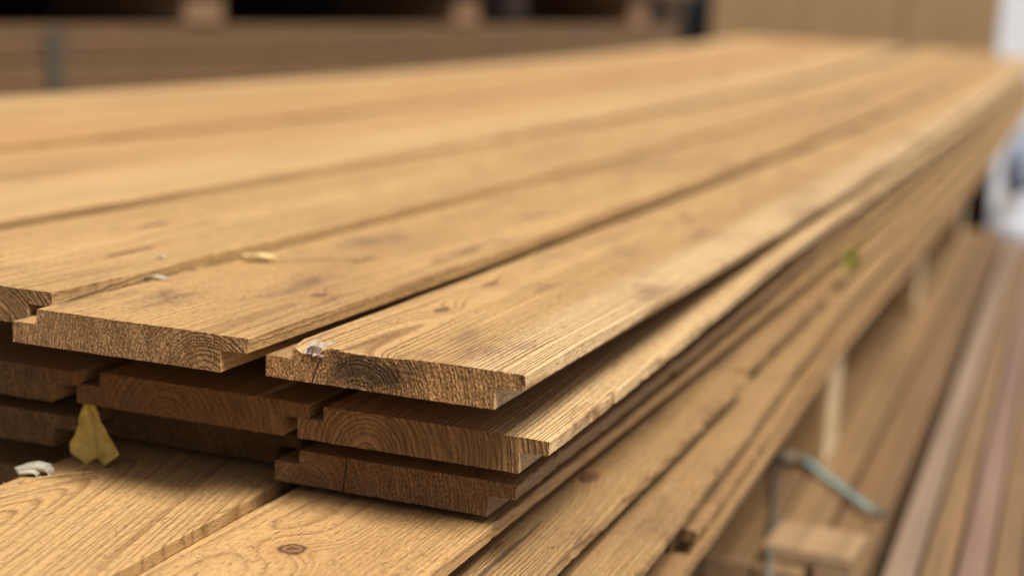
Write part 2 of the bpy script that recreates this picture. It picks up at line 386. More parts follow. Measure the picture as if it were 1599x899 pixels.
# ------------------------------------------------------------------ ground and far background
def ground():
    N = NT("concrete_yard")
    tc = N.n.new("ShaderNodeTexCoord")
    a = N.noise(tc.outputs["Object"], 3.0, 6.0, 0.6); b = N.noise(tc.outputs["Object"], 140.0, 3.0, 0.6)
    c = N.mix(a, (0.17, 0.16, 0.145), (0.30, 0.285, 0.26)); c = N.mix(1.0, c, N.ramp(b, [(0.3, 0.8), (0.7, 1.15)]), 'MULTIPLY')
    N.put(N.bsdf.inputs["Base Color"], c); N.bsdf.inputs["Roughness"].default_value = 0.9
    bp = N.n.new("ShaderNodeBump"); bp.inputs["Distance"].default_value = 0.003; N.put(bp.inputs["Height"], b); N.l.new(bp.outputs[0], N.bsdf.inputs["Normal"])
    o = mesh_obj("ground", [(-60, -40, 0), (60, -40, 0), (60, 80, 0), (-60, 80, 0)], [(0, 1, 2, 3)], N.mat, smooth=False)
    o.location.z = GZ
    tag(o, "grey concrete ground of the timber yard", kind="structure")
GZ = -1.20
ground()

# ------------------------------------------------------------------ the loose stack, top layer
def chip_b1(X, Y, Z):
    # the broken upper left corner of the sawn end, beside the tongue
    d = np.sqrt(((X + 0.121) / 0.011) ** 2 + (Y / 0.010) ** 2)
    k = np.clip(1.15 - d, 0, 1)
    n = vnoise(X * 500, Y * 400, 3.3)
    Z = Z - np.where(Z > -0.004, k ** 0.8 * (0.0045 + 0.0015 * n), 0)
    # worn-away top arris over the dark knot
    d2 = np.abs(X + 0.085) / 0.03
    k2 = np.clip(1 - d2, 0, 1) * np.exp(-Y / 0.004)
    Z = Z - np.where(Z > -0.004, k2 * (0.0010 + 0.0012 * np.abs(n)), 0)
    return X, Y, Z

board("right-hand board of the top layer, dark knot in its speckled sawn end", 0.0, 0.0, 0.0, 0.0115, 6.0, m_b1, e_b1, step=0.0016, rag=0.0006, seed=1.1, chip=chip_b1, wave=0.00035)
board("second board from the right on top, with the pale yellow petal and stalk on it", -0.1425, -0.022, 0.005, 0.0115, 6.02, m_b2, e_b2, step=0.0016, rag=0.0005, seed=2.7, wave=0.0005)
board("third board from the right on top, its end cut by the left picture edge", -0.2745, -0.004, 0.0113, 0.011, 6.0, m_b3, e_b3, step=0.002, rag=0.0005, seed=4.9, wave=0.0006, w=0.178)
xl = (-0.443, -0.582, -0.742, -0.884, -1.024); wl_ = (0.145, 0.165, 0.145, 0.145, 0.145); zl = (0.0162, 0.0148, 0.0200, 0.0165, 0.0190)
tops = ["fourth board from the right in the top layer, golden and out of focus",
        "orange-tinted fifth board from the right in the top layer", "deeper orange sixth board from the right in the top layer",
        "seventh board from the right in the top layer, blurred", "blurred board at the far left edge of the top layer"]
for k, lb in enumerate(tops):
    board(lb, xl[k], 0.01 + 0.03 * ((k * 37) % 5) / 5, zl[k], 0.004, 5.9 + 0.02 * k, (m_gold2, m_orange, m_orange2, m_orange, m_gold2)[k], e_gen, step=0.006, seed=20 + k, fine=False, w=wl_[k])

# second layer
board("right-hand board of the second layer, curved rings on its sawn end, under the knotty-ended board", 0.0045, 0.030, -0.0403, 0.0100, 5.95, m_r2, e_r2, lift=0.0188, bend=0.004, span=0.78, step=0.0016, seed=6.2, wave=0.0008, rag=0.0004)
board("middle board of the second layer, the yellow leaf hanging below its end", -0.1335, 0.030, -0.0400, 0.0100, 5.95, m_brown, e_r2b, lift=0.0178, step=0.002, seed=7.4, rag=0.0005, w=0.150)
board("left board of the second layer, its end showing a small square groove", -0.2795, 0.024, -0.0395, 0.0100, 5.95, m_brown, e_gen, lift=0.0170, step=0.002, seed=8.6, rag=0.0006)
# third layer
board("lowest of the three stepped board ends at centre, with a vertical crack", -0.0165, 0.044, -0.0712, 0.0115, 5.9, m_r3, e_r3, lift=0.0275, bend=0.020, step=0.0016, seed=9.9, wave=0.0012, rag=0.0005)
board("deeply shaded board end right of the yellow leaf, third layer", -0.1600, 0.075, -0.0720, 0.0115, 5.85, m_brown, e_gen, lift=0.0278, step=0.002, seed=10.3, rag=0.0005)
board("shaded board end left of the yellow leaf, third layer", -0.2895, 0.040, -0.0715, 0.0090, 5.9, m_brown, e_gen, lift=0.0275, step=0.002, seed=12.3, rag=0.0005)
# fourth layer: longer boards that come towards the camera
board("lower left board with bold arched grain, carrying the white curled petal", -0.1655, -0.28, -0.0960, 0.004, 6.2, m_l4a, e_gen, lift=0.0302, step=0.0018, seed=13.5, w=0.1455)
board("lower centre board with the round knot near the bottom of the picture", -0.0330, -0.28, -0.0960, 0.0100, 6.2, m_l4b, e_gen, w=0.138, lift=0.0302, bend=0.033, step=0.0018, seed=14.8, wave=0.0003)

def edge5(Y):
    n = np.where((Y > 0.772) & (Y < 0.790), -0.0157, 0.0)
    st_ = np.where(Y >= 0.790, -0.0062 + 0.0010 * np.sin(Y * 90), 0.0)
    n2 = np.where((Y > 1.212) & (Y < 1.240), -0.0095, 0.0)
    return n + st_ + n2
def edge6(Y): return vnoise(Y * 9, Y * 0, 2.2) * 0.0015
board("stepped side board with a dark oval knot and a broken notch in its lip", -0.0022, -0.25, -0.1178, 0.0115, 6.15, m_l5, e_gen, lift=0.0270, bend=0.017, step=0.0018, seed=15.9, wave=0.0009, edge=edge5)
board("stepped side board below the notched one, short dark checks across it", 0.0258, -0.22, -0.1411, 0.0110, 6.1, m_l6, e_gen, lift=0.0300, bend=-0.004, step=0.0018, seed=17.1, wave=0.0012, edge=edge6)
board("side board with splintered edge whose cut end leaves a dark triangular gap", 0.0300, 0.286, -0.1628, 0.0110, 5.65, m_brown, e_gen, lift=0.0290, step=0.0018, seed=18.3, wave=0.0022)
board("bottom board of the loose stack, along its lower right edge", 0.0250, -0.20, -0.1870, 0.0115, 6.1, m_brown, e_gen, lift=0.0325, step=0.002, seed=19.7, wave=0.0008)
# boards of the lower layers further in, under the two long boards
board("inner board under the long lower left board, seen through the dark slot", -0.1480, -0.23, -0.1185, 0.01, 6.1, m_brown, e_gen, lift=0.028, step=0.004, seed=41, fine=False)
board("inner board at the dark lower left corner, below the leaf", -0.2925, 0.07, -0.1190, 0.01, 5.8, m_brown, e_gen, lift=0.028, step=0.004, seed=42, fine=False)

# thin spacer battens that keep the layers apart (deep in the gaps)
def sticker(y, z0, z1, x0, x1, lab):
    yy = SAG * y * y
    o = box("spacer_batten", (x1 - x0, 0.03, z1 - z0 - 0.001), ((x0 + x1) / 2, y, (z0 + z1) / 2 + yy), m_brown, bev=0.001)
    tag(o, lab, "batten", "spacer battens between the layers")
ys_ = 0.40; q_ = float(smooth(ys_))
sticker(ys_, -0.0400 + 0.0182 * q_ + 0.0004, -0.0200, -0.40, -0.145, "thin spacer batten in the dark gap under the top layer")
sticker(ys_, -0.0712 + 0.0278 * q_ + 0.0004, -0.0600 + 0.0170 * q_ - 0.0004, -0.40, -0.04, "thin spacer batten in the dark gap under the second layer")
for k, y in enumerate((0.62, 2.4, 4.4)):
    # packing that carries the left part of the top layer, down on the bearers
    hb = 0.168
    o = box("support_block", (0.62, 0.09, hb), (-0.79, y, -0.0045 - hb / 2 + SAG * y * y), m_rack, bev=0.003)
    tag(o, "dark %s timber block under the far left boards" % ("front", "middle", "rear")[k], "block", "timber blocks under the stack")

# stacked sleepers that carry the far end of the stack
sl = empty("sleeper_pile", (-0.55, 5.1, GZ)); tag(sl, "pile of stacked sleepers carrying the far end of the boards", "timber pile")
hs = (-0.2070 + 0.0318 + SAG * 5.0 ** 2 - GZ) / 8
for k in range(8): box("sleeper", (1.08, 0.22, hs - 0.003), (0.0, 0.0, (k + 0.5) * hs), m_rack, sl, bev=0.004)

# bearers under the stack
for k, (y, xe) in enumerate(((1.00, 0.040), (2.05, 0.030), (3.1, 0.030))):
    zt = -0.2072 + 0.0322 * float(smooth(y)) + SAG * y * y
    r_ = empty("bearer", ((xe - 1.2) / 2, y, -0.298))
    tag(r_, ["nearest squared bearer below the stack, its pale sawn end showing", "middle squared bearer below the stack, blurred", "farthest squared bearer below the stack, blurred"][k], "bearer", "bearers under the stack")
    hh = zt + 0.298
    box("beam", (1.2, 0.095, hh - 0.002), (0, 0, hh / 2), m_brown, r_, bev=0.003)
    box("sawn_end", (0.004, 0.093, hh - 0.004), (0.6025, 0, hh / 2), m_pale, r_, bev=0.0015)

# ------------------------------------------------------------------ lower strapped pack under the bearers
def pack(name, label, origin, rz, nx, nz, bw, bt, L, mats, gapx=0.003, gapz=0.002, stag=0.05, group=None, only_shell=True, cat="timber pack", end=None):
    root = empty(name, origin, rz); tag(root, label, cat, group)
    cache = {}
    for iz in range(nz):
        for ix in range(nx):
            if only_shell and 0 < ix < nx - 1 and 0 < iz < nz - 1: continue
            m_ = mats[(ix * 7 + iz * 5 + ix * iz) % len(mats)]
            if m_.name not in cache:
                me = box_mesh(bw, L, bt, 0.002); me.name = "board"; me.materials.append(m_); cache[m_.name] = me
            o = bpy.data.objects.new("board", cache[m_.name]); COL.objects.link(o); o.parent = root
            o.location = ((ix + 0.5) * (bw + gapx) + rng.uniform(-0.002, 0.002), L / 2 + rng.uniform(-stag, stag), (iz + 0.5) * (bt + gapz))
    return root
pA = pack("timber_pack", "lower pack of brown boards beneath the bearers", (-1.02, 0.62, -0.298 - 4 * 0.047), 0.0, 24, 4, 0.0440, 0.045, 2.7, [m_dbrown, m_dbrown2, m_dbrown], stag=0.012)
for y in (0.8, 1.9, 3.0):
    o = box("bearer", (1.15, 0.09, 0.09), (-0.45, y, -0.298 - 4 * 0.047 - 0.0465), m_rack, bev=0.003)
    tag(o, "%s thick bearer under the lower pack" % {0.8: "front", 1.9: "middle", 3.0: "rear"}[y], "bearer", "bearers under the lower pack")
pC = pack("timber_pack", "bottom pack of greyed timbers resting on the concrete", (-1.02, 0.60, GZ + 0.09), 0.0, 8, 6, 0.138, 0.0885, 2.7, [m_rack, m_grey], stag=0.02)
for y in (0.9, 1.9, 2.9):
    o = box("bearer", (1.15, 0.10, 0.088), (-0.45, y, GZ + 0.0445), m_rack, bev=0.003)
    tag(o, "%s bearer on the ground under the bottom pack" % {0.9: "front", 1.9: "middle", 2.9: "rear"}[y], "bearer", "bearers on the ground")
m_tanblock = wood("wood_offcut", lite=True, ring=0.003, use_random=True, light=(0.36, 0.235, 0.12), dark=(0.27, 0.165, 0.08), tint=(0.31, 0.195, 0.095), stain=0.3)
# pale batten lying across the near end of the lower pack
o = box("pale_batten", (0.080, 0.075, 0.014), (0.060, 0.672, -0.2900), m_tanblock, rz=-0.05, bev=0.001)
tag(o, "short pale batten lying across the near end of the lower pack", "batten")

# pinkish and grey packs at lower right
m_tan2 = wood("wood_grey_tan", lite=True, ring=0.004, use_random=True, light=(0.29, 0.20, 0.13), dark=(0.20, 0.132, 0.082), tint=(0.25, 0.168, 0.108), stain=0.3)
pP = pack("timber_pack", "low pack of pinkish boards at lower right, blurred", (0.122, 0.45, -0.556), 0.0, 15, 6, 0.027, 0.040, 2.75, [m_pink, m_tan2, m_dbrown2, m_pink, m_tan2, m_dbrown2, m_grey], stag=0.05)
o = box("bearer", (0.40, 0.09, 0.10), (0.36, 0.9, -0.601), m_rack, bev=0.003); tag(o, "front bearer under the pinkish pack", "bearer", "bearers under the pinkish pack")
o = box("bearer", (0.40, 0.09, 0.10), (0.36, 2.9, -0.601), m_rack, bev=0.003); tag(o, "rear bearer under the pinkish pack", "bearer", "bearers under the pinkish pack")
pP2 = pack("timber_pack", "grey timber pack on the ground below the pinkish boards", (0.140, 0.45, GZ), 0.0, 4, 6, 0.095, 0.0895, 2.75, [m_grey, m_rack], stag=0.05)

# ------------------------------------------------------------------ strap
def ribbon(name, pts, width, thick, mat, nrm=(0, 0, 1), parent=None, sub=6):
    P = [Vector(p) for p in pts]
    Q = []
    for k in range(len(P) - 1):
        p0 = P[max(k - 1, 0)]; p1 = P[k]; p2 = P[k + 1]; p3 = P[min(k + 2, len(P) - 1)]
        for q in range(sub):
            t = q / sub
            Q.append(0.5 * ((2 * p1) + (p2 - p0) * t + (2 * p0 - 5 * p1 + 4 * p2 - p3) * t * t + (3 * p1 - p0 - 3 * p2 + p3) * t ** 3))
    Q.append(P[-1])
    V = []; F = []
    n0 = Vector(nrm)
    for k, p in enumerate(Q):
        d = (Q[min(k + 1, len(Q) - 1)] - Q[max(k - 1, 0)]).normalized()
        s_ = d.cross(n0)
        if s_.length < 1e-4: s_ = Vector((1, 0, 0))
        s_.normalize(); n_ = s_.cross(d).normalized()
        for a, b in ((-1, 0), (1, 0), (1, 1), (-1, 1)): V.append(p + s_ * a * width / 2 + n_ * b * thick)
    for k in range(len(Q) - 1):
        for j in range(4):
            F.append((k * 4 + j, k * 4 + (j + 1) % 4, k * 4 + 4 + (j + 1) % 4, k * 4 + 4 + j))
    F += [(3, 2, 1, 0), tuple(len(Q) * 4 - 4 + j for j in range(4))]
    return mesh_obj(name, V, F, mat, parent)
m_strap = plain("strap_plastic", (0.135, 0.235, 0.225), 0.35, 0.1, 200)
m_clip = plain("strap_clip", (0.19, 0.15, 0.10), 0.5, 0.1, 100)
st = empty("plastic_strap", (-0.02, 0.945, -0.298)); tag(st, "loose teal packing strap lying bent across the lower pack", "strap")
ribbon("band", [(0.125, -0.125, -0.06), (0.122, -0.130, 0.003), (0.112, -0.135, 0.009), (0.07, -0.06, 0.006), (0.015, 0.02, 0.010)], 0.0085, 0.0005, m_strap, parent=st)
ribbon("band_tail", [(0.0, 0.0, 0.012), (0.006, -0.06, 0.012), (0.026, -0.18, 0.008), (0.052, -0.345, 0.006), (0.056, -0.36, -0.1)], 0.0045, 0.0008, plain("strap_dark", (0.075, 0.065, 0.05), 0.6, 0.1, 200), parent=st)
box("clip", (0.018, 0.024, 0.010), (0.006, 0.006, 0.010), m_clip, st, rz=-0.5, bev=0.004)

# ------------------------------------------------------------------ rack and stacks behind
RZ = math.radians(79); RT = -0.02      # rack runs back along the left side of the stack, rising slightly
def rackpt(a, d, z):        # a along the rack, d depth behind its face
    c, s_ = math.cos(RZ), math.sin(RZ)
    return (-2.15 + a * c - d * s_, 1.3 + a * s_ + d * c, z)
ZR = 0.074
rk = empty("timber_rack", rackpt(0, 0, GZ), RZ); rk.rotation_euler = (0, RT, RZ); tag(rk, "dark brown stack of long timbers behind the main stack, bearers on top", "timber stack")
nlay = 15; lay_h = (ZR - GZ) / nlay
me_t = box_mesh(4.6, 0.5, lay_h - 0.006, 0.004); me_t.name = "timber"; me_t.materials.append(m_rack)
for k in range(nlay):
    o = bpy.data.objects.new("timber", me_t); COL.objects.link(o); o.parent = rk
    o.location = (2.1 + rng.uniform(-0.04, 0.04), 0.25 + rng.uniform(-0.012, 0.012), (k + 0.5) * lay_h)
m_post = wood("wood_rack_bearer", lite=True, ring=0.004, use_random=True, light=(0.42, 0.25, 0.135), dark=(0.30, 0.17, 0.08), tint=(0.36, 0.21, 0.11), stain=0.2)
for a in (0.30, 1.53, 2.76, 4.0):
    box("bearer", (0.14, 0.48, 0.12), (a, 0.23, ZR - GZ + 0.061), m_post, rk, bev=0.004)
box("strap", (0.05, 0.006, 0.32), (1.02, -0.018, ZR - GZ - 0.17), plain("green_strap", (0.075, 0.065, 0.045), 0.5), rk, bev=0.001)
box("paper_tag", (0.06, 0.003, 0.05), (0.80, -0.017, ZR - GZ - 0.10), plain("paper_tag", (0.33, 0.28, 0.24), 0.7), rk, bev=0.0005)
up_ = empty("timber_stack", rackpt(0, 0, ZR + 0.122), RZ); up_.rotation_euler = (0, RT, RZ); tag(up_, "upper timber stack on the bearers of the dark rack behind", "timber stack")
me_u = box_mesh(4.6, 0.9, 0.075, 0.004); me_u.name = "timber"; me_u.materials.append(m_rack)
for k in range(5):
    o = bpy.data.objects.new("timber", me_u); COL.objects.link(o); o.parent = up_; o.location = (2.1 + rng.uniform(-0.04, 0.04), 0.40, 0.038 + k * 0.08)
# back wall of the rack bay: closes the dark openings
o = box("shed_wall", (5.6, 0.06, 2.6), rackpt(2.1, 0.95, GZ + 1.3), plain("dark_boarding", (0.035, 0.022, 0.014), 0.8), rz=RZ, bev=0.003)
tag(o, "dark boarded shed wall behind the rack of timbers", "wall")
# post and pale sheets further right
o = box("rack_post", (0.10, 0.10, 2.4), (-1.53, 6.25, GZ + 1.2), plain("dark_post", (0.06, 0.035, 0.022), 0.7), bev=0.004)
tag(o, "dark brown upright post left of the pale sheets", "post")
sh = empty("sheet_stack", (-0.93, 8.0, GZ), math.radians(19)); tag(sh, "upright tan timber sheets beyond the far end of the stack", "sheets")
me_s = box_mesh(0.52, 0.018, 2.0, 0.002); me_s.name = "sheet"
me_s.materials.append(plain("tan_sheet", (0.21, 0.13, 0.058), 0.6, 0.08, 4.0))
for k in range(3):
    o = bpy.data.objects.new("sheet", me_s); COL.objects.link(o); o.parent = sh; o.location = (-0.53 + k * 0.525, 0.01 * (k % 2), 1.0)
wb = empty("white_building", (0.75, 11.6, GZ), math.radians(12)); tag(wb, "white rendered building at the upper right corner, far behind", "building")
box("wall", (2.6, 0.3, 3.2), (0.1, 0, 1.75), plain("white_render", (0.52, 0.54, 0.58), 0.8, 0.04), wb, bev=0.01)
box("plinth", (2.66, 0.36, 0.15), (0.1, 0, 0.075), plain("grey_plinth", (0.25, 0.25, 0.26), 0.8), wb, bev=0.01)

# wrapped bundles at the right edge
m_wrap = plain("white_wrap", (0.40, 0.42, 0.46), 0.35, 0.12, 9.0, 0.01, 0.5)
m_wrapb = plain("bluegrey_wrap", (0.22, 0.26, 0.34), 0.4, 0.12, 9.0, 0.01, 0.5)
for (lb, loc, sz, mw) in (("white plastic-wrapped bundle at right edge, upper of two", (0.36, 5.0, -0.235), (0.62, 1.0, 0.17), m_wrapb), ("pale wrapped bundle at right edge, below the blue-grey one", (0.44, 4.0, -0.36), (0.72, 0.9, 0.13), m_wrap)):
    lb = lb.replace("white plastic", "blue-grey plastic")
    r_ = empty("wrapped_bundle", (loc[0], loc[1], loc[2] - sz[2] / 2)); tag(r_, lb, "bundle", "wrapped bundles")
    bm = bmesh.new(); bmesh.ops.create_cube(bm, size=1.0); bmesh.ops.subdivide_edges(bm, edges=bm.edges[:], cuts=9, use_grid_fill=True)
    for v in bm.verts:
        p = v.co.copy(); n_ = Vector((p.x ** 3, p.y ** 3, p.z ** 3)) * 0.35
        k = vnoise(np.array([p.x * 7 + p.z * 5]), np.array([p.y * 6 + p.z * 4]), loc[0])[0]
        v.co = Vector((p.x * sz[0], p.y * sz[1], p.z * sz[2])) * (1 - 0.10 * (abs(p.x * 2) ** 4 * abs(p.z * 2) ** 4)) + Vector((0, 0, 0.012 * k))
    me = bpy.data.meshes.new("wrap"); bm.to_mesh(me); bm.free(); me.materials.append(mw)
    me.polygons.foreach_set("use_smooth", np.ones(len(me.polygons), dtype=bool))
    o = bpy.data.objects.new("wrap", me); COL.objects.link(o); o.parent = r_; o.location.z = sz[2] / 2
    ribbon("strap", [(-sz[0] / 2 - 0.004, -0.15, 0.0), (-sz[0] / 2, -0.15, sz[2]), (0, -0.15, sz[2] + 0.016), (sz[0] / 2, -0.15, sz[2]), (sz[0] / 2 + 0.004, -0.15, 0)], 0.016, 0.001, m_strap, parent=r_)
o = box("pallet_block", (0.30, 0.7, 0.05), (0.205, 4.85, -0.347), m_orange, bev=0.003); tag(o, "orange-brown timber between the two wrapped bundles", "timber")
o = box("pallet", (0.8, 2.2, 0.75), (0.49, 4.8, -0.44 - 0.38), m_grey, bev=0.01); tag(o, "grey timber pile under the wrapped bundles", "timber pile")

# ------------------------------------------------------------------ leaves and petals
m_leaf = plain("yellow_leaf", (0.56, 0.40, 0.085), 0.5, 0.18, 110.0, 0.0006, 0.35, 0.35)
m_leafg = plain("green_leaf", (0.27, 0.28, 0.05), 0.5, 0.15, 80.0, 0.0, 0.3, 0.2)
m_vein = plain("leaf_vein", (0.42, 0.30, 0.09), 0.6, 0.1)
m_petal = plain("white_petal", (0.36, 0.335, 0.27), 0.5, 0.10, 160.0, 0.0002, 0.3, 0.25)
m_cream = plain("cream_petal", (0.50, 0.39, 0.19), 0.5, 0.12, 150.0, 0.0002, 0.3, 0.3)
m_twig = plain("dry_twig", (0.22, 0.12, 0.05), 0.8, 0.2, 200.0)

def sheet(name, fn, nu, nv, mat, thick, parent=None):
    V = []; F = []
    for i in range(nu + 1):
        for j in range(nv + 1): V.append(Vector(fn(i / nu, j / nv)))
    for i in range(nu):
        for j in range(nv): F.append((i * (nv + 1) + j, i * (nv + 1) + j + 1, (i + 1) * (nv + 1) + j + 1, (i + 1) * (nv + 1) + j))
    o = mesh_obj(name, V, F, mat, parent, angle=80)
    md = o.modifiers.new("thickness", 'SOLIDIFY'); md.thickness = thick; md.offset = 0
    return o
def tube(name, pts, r0, r1, mat, parent=None, seg=6):
    V = []; F = []; n = len(pts); P = [Vector(p) for p in pts]
    for k, p in enumerate(P):
        d = (P[min(k + 1, n - 1)] - P[max(k - 1, 0)]).normalized()
        a = d.orthogonal().normalized(); b = d.cross(a); r = r0 + (r1 - r0) * k / (n - 1)
        for q in range(seg):
            t = 2 * math.pi * q / seg; V.append(p + (a * math.cos(t) + b * math.sin(t)) * r)
    for k in range(n - 1):
        for q in range(seg): F.append((k * seg + q, k * seg + (q + 1) % seg, (k + 1) * seg + (q + 1) % seg, (k + 1) * seg + q))
    F += [tuple(range(seg))[::-1], tuple((n - 1) * seg + q for q in range(seg))]
    return mesh_obj(name, V, F, mat, parent, angle=60)

# yellow heart-shaped leaf, standing point-up against the stacked ends; base lobes rest on the long board
lf = empty("fallen_leaf", (-0.2745, 0.034, -0.0955), math.radians(14)); tag(lf, "yellow heart-shaped leaf standing point-up against the shaded board ends", "leaf")
LH, LW = 0.0350, 0.0150
def leaf_fn(u, v):
    # v 0 base .. 1 tip ; u across
    s = u * 2 - 1
    prof = [(0, 0.62), (0.06, 0.86), (0.15, 1.0), (0.28, 0.98), (0.45, 0.72), (0.62, 0.52), (0.8, 0.38), (0.93, 0.22), (1.0, 0.10)]
    w_ = np.interp(v, [p[0] for p in prof], [p[1] for p in prof])
    notch = 0.055 * (1 - abs(s)) ** 1.1 * max(0, 1 - v * 3.2) + 0.006 * math.sin(s * 13 + 1.0) * max(0, 1 - v * 6)
    lobe = -0.05 * math.sin(abs(s) * math.pi) * max(0, 1 - v * 4) + (0.12 * max(0, abs(s) - 0.6) ** 1.2 * 2.2 * max(0, 1 - v * 4))
    h = v + notch + lobe
    x = s * w_ * LW * (1 + 0.018 * math.sin(v * 31 + s * 2) * abs(s) ** 3) + 0.006 * (v - 0.4) * -1.0 + 0.0012 * math.sin(v * 5)
    fold = 0.0058 * abs(s) ** 1.5 * (0.5 + 0.7 * (1 - v)) * (1.25 if s > 0 else 0.8)
    rip = 0.0008 * math.sin(s * 6 + v * 9) + 0.0007 * math.sin(v * 17 + abs(s) * 5) * abs(s)
    y = 0.010 * h - fold + rip + 0.004 * max(0, 0.2 - v)
    return (x, y, 0.0012 + h * LH)
sheet("blade", leaf_fn, 22, 26, m_leaf, 0.0003, lf)
tube("midrib", [(0.0024 - 0.0 + 0.0, -0.0006 + 0.010 * h, 0.0012 + h * LH) for h in ()] or [tuple(Vector(leaf_fn(0.5, v)) + Vector((0, -0.0004, 0))) for v in np.linspace(0.0, 0.8, 12)], 0.0005, 0.00015, m_vein, lf)
for sgn in (-1, 1):
    for v0 in (0.06, 0.2, 0.34, 0.48, 0.62):
        tube("side_vein", [tuple(Vector(leaf_fn(0.5 + sgn * 0.5 * q, min(0.97, v0 + 0.2 * q))) + Vector((0, -0.00025, 0))) for q in np.linspace(0.0, 0.85, 6)], 0.00022, 0.00008, m_vein, lf, seg=4)
b0 = Vector(leaf_fn(0.5, 0.0))
tube("stalk", [tuple(b0), (b0.x - 0.0012, b0.y - 0.004, 0.0035), (b0.x - 0.0040, b0.y - 0.009, 0.0012), (b0.x - 0.0065, b0.y - 0.013, 0.0008)], 0.00055, 0.00035, m_vein, lf)

# white curled petal on the long lower left board
pt = empty("curled_petal", (-0.2895, 0.0010, -0.0957), math.radians(12)); tag(pt, "small white curled petal on the lower left board, in front of the leaf", "petal")
def petal_fn(u, v):
    s = u * 2 - 1
    a = math.radians(-60 + 300 * v)
    R = 0.0058 * (1 - 0.35 * v)
    w_ = 0.0045 * math.sin(math.pi * (0.15 + 0.75 * v)) * (1.0)
    cx_ = 0.011 * v - 0.005
    return (cx_ - 0.004 * math.cos(a) + 0.0015 * s, s * w_ + 0.0012 * math.sin(a * 2 + s), 0.0045 + R * math.sin(a) * 0.75 + 0.0006 * s * math.cos(a * 3))
def petal2(u, v):
    # a rolled petal lying on its side, its right end hooked down on the board
    s = u * 2 - 1
    px = np.interp(v, [0, 0.15, 0.35, 0.6, 0.8, 0.92, 1.0], [-0.0115, -0.0095, -0.0055, 0.0015, 0.0075, 0.0098, 0.0095])
    pz = np.interp(v, [0, 0.15, 0.35, 0.6, 0.8, 0.92, 1.0], [0.0026, 0.0040, 0.0062, 0.0082, 0.0072, 0.0040, 0.0012])
    w_ = np.interp(v, [0, 0.1, 0.3, 0.55, 0.8, 1.0], [0.0006, 0.0022, 0.0034, 0.0040, 0.0030, 0.0014])
    a = s * 2.5 + 0.5
    rr = w_ * (1 + 0.03 * math.sin(v * 11 + s * 3) + 0.15 * s)
    return (px + 0.0010 * math.sin(s * 3 + v * 4), -math.sin(a) * rr, pz - (1 - math.cos(a)) * rr * 0.62 + 0.0001 * math.sin(v * 17))
sheet("petal", petal2, 20, 36, m_petal, 0.00035, pt)
sheet("folded_lobe", lambda u, v: (petal2(u, v)[0] * 0.55 - 0.0020, petal2(u, v)[1] * 0.75 - 0.0034, 0.0004 + petal2(u, v)[2] * 0.50), 14, 24, m_petal, 0.0003, pt)
tw = empty("dry_stalks", (-0.281, 0.002, -0.0957)); tag(tw, "thin dry stalks beside the white petal", "twig")
tube("stalk", [(0.018, 0.018, 0.001), (0.008, 0.006, 0.0014), (-0.003, -0.008, 0.0008)], 0.0004, 0.0003, m_cream, tw)
tube("stalk", [(0.026, 0.010, 0.0008), (0.016, 0.006, 0.002), (0.004, 0.002, 0.0008)], 0.0004, 0.0002, m_twig, tw)
tube("stalk", [(0.016, 0.020, 0.0008), (0.014, 0.013, 0.0026), (0.019, 0.007, 0.0008)], 0.0004, 0.0003, m_twig, tw)

def flat_petal(label, loc, rz, L, w_, curl, mat, stalk=None):
    r_ = empty("fallen_petal", loc, rz); tag(r_, label, "petal", "petals fallen on the boards")
    def fn(u, v):
        s = u * 2 - 1
        ww = w_ * math.sin(math.pi * min(1, 0.08 + 0.9 * v)) ** 0.8
        return ((v - 0.5) * L, s * ww, 0.0006 + curl * (1.1 * s * s + math.sin(math.pi * v) * 0.9) * 0.6 + 0.0004 * math.sin(v * 9 + s * 2))
    sheet("petal", fn, 8, 16, mat, 0.0003, r_)
    if stalk: tube("stalk", [(L * 0.42, 0, 0.0012), (L * 0.42 + stalk * 0.5, -0.002, 0.002), (L * 0.42 + stalk, -0.007, 0.0006)], 0.0004, 0.00025, mat, r_)
    return r_
flat_petal("pale yellow petal with a thin stalk on the second top board", (-0.2535, 0.1890, 0.0056), math.radians(14), 0.024, 0.0060, 0.0030, m_cream, 0.010)
flat_petal("thin cream sliver at the left edge of the second top board", (-0.2685, 0.0880, 0.0056), math.radians(28), 0.019, 0.0014, 0.0016, m_petal)
flat_petal("tiny cream fleck on the third top board", (-0.288, 0.125, 0.0118), math.radians(20), 0.007, 0.0012, 0.0010, m_petal)
gl = empty("green_leaf", (0.0125, 1.03, -0.0880)); tag(gl, "small blurred yellow-green leaf caught on the side of the stack", "leaf")
sheet("blade", lambda u, v: ((u * 2 - 1) * 0.009 * math.sin(math.pi * (0.1 + 0.85 * v)) ** 0.7 + 0.012, -0.004 * abs(u * 2 - 1) - 0.004 * v, v * 0.028 + 0.0005), 8, 10, m_leafg, 0.0003, gl)
tube("stalk", [(0.012, -0.001, 0.002), (0.016, -0.006, 0.0006)], 0.0006, 0.0004, m_vein, gl)

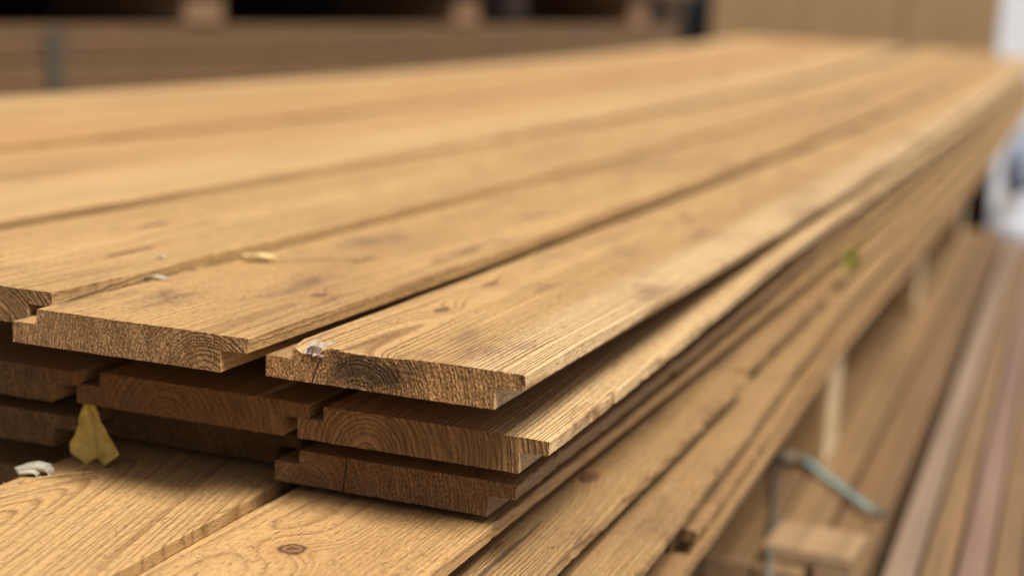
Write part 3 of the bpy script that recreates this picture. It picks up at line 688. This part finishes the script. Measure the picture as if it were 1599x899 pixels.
# pale torn splinter and grey resin in the broken corner of the first board
b1 = [o for o in bpy.data.objects if o.get("label", "").startswith("right-hand board of the top")][0]
def splinter_fn(u, v):
    s = u * 2 - 1
    x = -0.1235 + 0.013 * v
    y = 0.0125 * (1 - u) + 0.0008 * math.sin(v * 21) + 0.0012 * math.sin(v * 9)
    z = 0.0001 - 0.0048 * u ** 1.6 + 0.0004 * math.sin(v * 17 + u * 3) + 0.0003 * math.sin(u * 9)
    return (x + 0.001 * u, y - 0.0012, z)
sp_ = sheet("torn_splinter", splinter_fn, 12, 18, plain("torn_fibre", (0.30, 0.235, 0.165), 0.7, 0.25, 500.0, 0.0006), 0.0004, b1)
bm = bmesh.new(); bmesh.ops.create_icosphere(bm, subdivisions=3, radius=1.0)
for v in bm.verts:
    k = 1 + 0.28 * vnoise(np.array([v.co.x * 2.1 + v.co.z]), np.array([v.co.y * 2.3]), 4.0)[0]
    v.co = Vector((v.co.x * 0.0052 * k, v.co.y * 0.0040 * k, v.co.z * 0.0021 * k))
me = bpy.data.meshes.new("resin_lump"); bm.to_mesh(me); bm.free(); me.materials.append(plain("grey_resin", (0.10, 0.068, 0.05), 0.4, 0.4, 400.0, 0.0004))
o = bpy.data.objects.new("resin_lump", me); COL.objects.link(o); o.parent = b1; o.location = (-0.1165, 0.0026, -0.0036); o.rotation_euler = (0.2, 0.3, -0.3)

# sawdust specks
def dust():
    V = []; F = []
    spots = [(-0.125, -0.004, 0.02, 0.65, 0.0002, 1900), (-0.27, -0.15, 0.0, 0.45, 0.0054, 1200), (-0.39, -0.28, 0.03, 0.3, 0.0116, 400), (-0.296, -0.17, -0.13, 0.04, -0.0957, 1000), (-0.15, -0.035, -0.13, 0.04, -0.0957, 900), (-0.03, 0.0, 0.05, 0.55, -0.1172, 450), (0.0, 0.028, 0.15, 0.7, -0.1402, 450)]
    for (x0, x1, y0, y1, z, n) in spots:
        for _ in range(n):
            p = Vector((random.uniform(x0, x1), random.uniform(y0, y1), 0)); p.z = z + SAG * max(0, p.y) ** 2 + (0.0302 if z < -0.09 else 0.0) * float(smooth(p.y)) * (1.0 if z > -0.1 else (0.894 if z > -0.12 else 0.993))
            s_ = random.uniform(0.00010, 0.00036) * (1.6 if random.random() < 0.06 else 1); a = random.uniform(0, 6.3); e = random.uniform(1, 2.6)
            b = len(V)
            for t, zz in ((0, 0), (2.1, 0), (4.2, 0)): V.append(p + Vector((math.cos(a + t) * s_, math.sin(a + t) * s_ * e, zz)))
            V.append(p + Vector((0, 0, s_ * 0.9)))
            F += [(b, b + 1, b + 3), (b + 1, b + 2, b + 3), (b + 2, b, b + 3)]
    o = mesh_obj("sawdust", V, F, plain("sawdust", (0.55, 0.41, 0.22), 0.7, 0.2), smooth=False)
    tag(o, "pale sawdust specks lying on the boards", kind="stuff")
dust()

def splinters():
    V = []; F = []
    for (x0, x1, y0, y1, z, n) in [(-0.12, -0.006, 0.02, 0.5, 0.0003, 26), (-0.265, -0.155, 0.0, 0.35, 0.0055, 22), (-0.30, -0.17, -0.12, 0.03, -0.0956, 24), (-0.15, -0.04, -0.12, 0.03, -0.0956, 20), (-0.38, -0.285, 0.02, 0.25, 0.0117, 8)]:
        for _ in range(n):
            p = Vector((random.uniform(x0, x1), random.uniform(y0, y1), z)); p.z += SAG * max(0, p.y) ** 2
            L_ = random.uniform(0.0015, 0.006); w_ = random.uniform(0.00012, 0.0003); a = random.gauss(math.pi / 2, 0.9); d = Vector((math.cos(a), math.sin(a), random.uniform(-0.02, 0.12))); q = Vector((-d.y, d.x, 0)) * w_
            b = len(V); e = p + d * L_; m_ = p + d * L_ * 0.5 + Vector((0, 0, 0.0004)) + q * random.uniform(-2, 2)
            for c, k in ((p, 0.5), (m_, 1.0), (e, 0.2)): V.extend([c + q * k, c - q * k, c + Vector((0, 0, w_ * 1.2 * k))])
            for r_ in (0, 3):
                for j in range(3): F.append((b + r_ + j, b + r_ + (j + 1) % 3, b + r_ + 3 + (j + 1) % 3, b + r_ + 3 + j))
    o = mesh_obj("wood_splinters", V, F, plain("splinter_wood", (0.34, 0.20, 0.09), 0.7, 0.5, 60.0), smooth=False)
    tag(o, "fine loose wood splinters scattered on the boards", kind="stuff")
splinters()
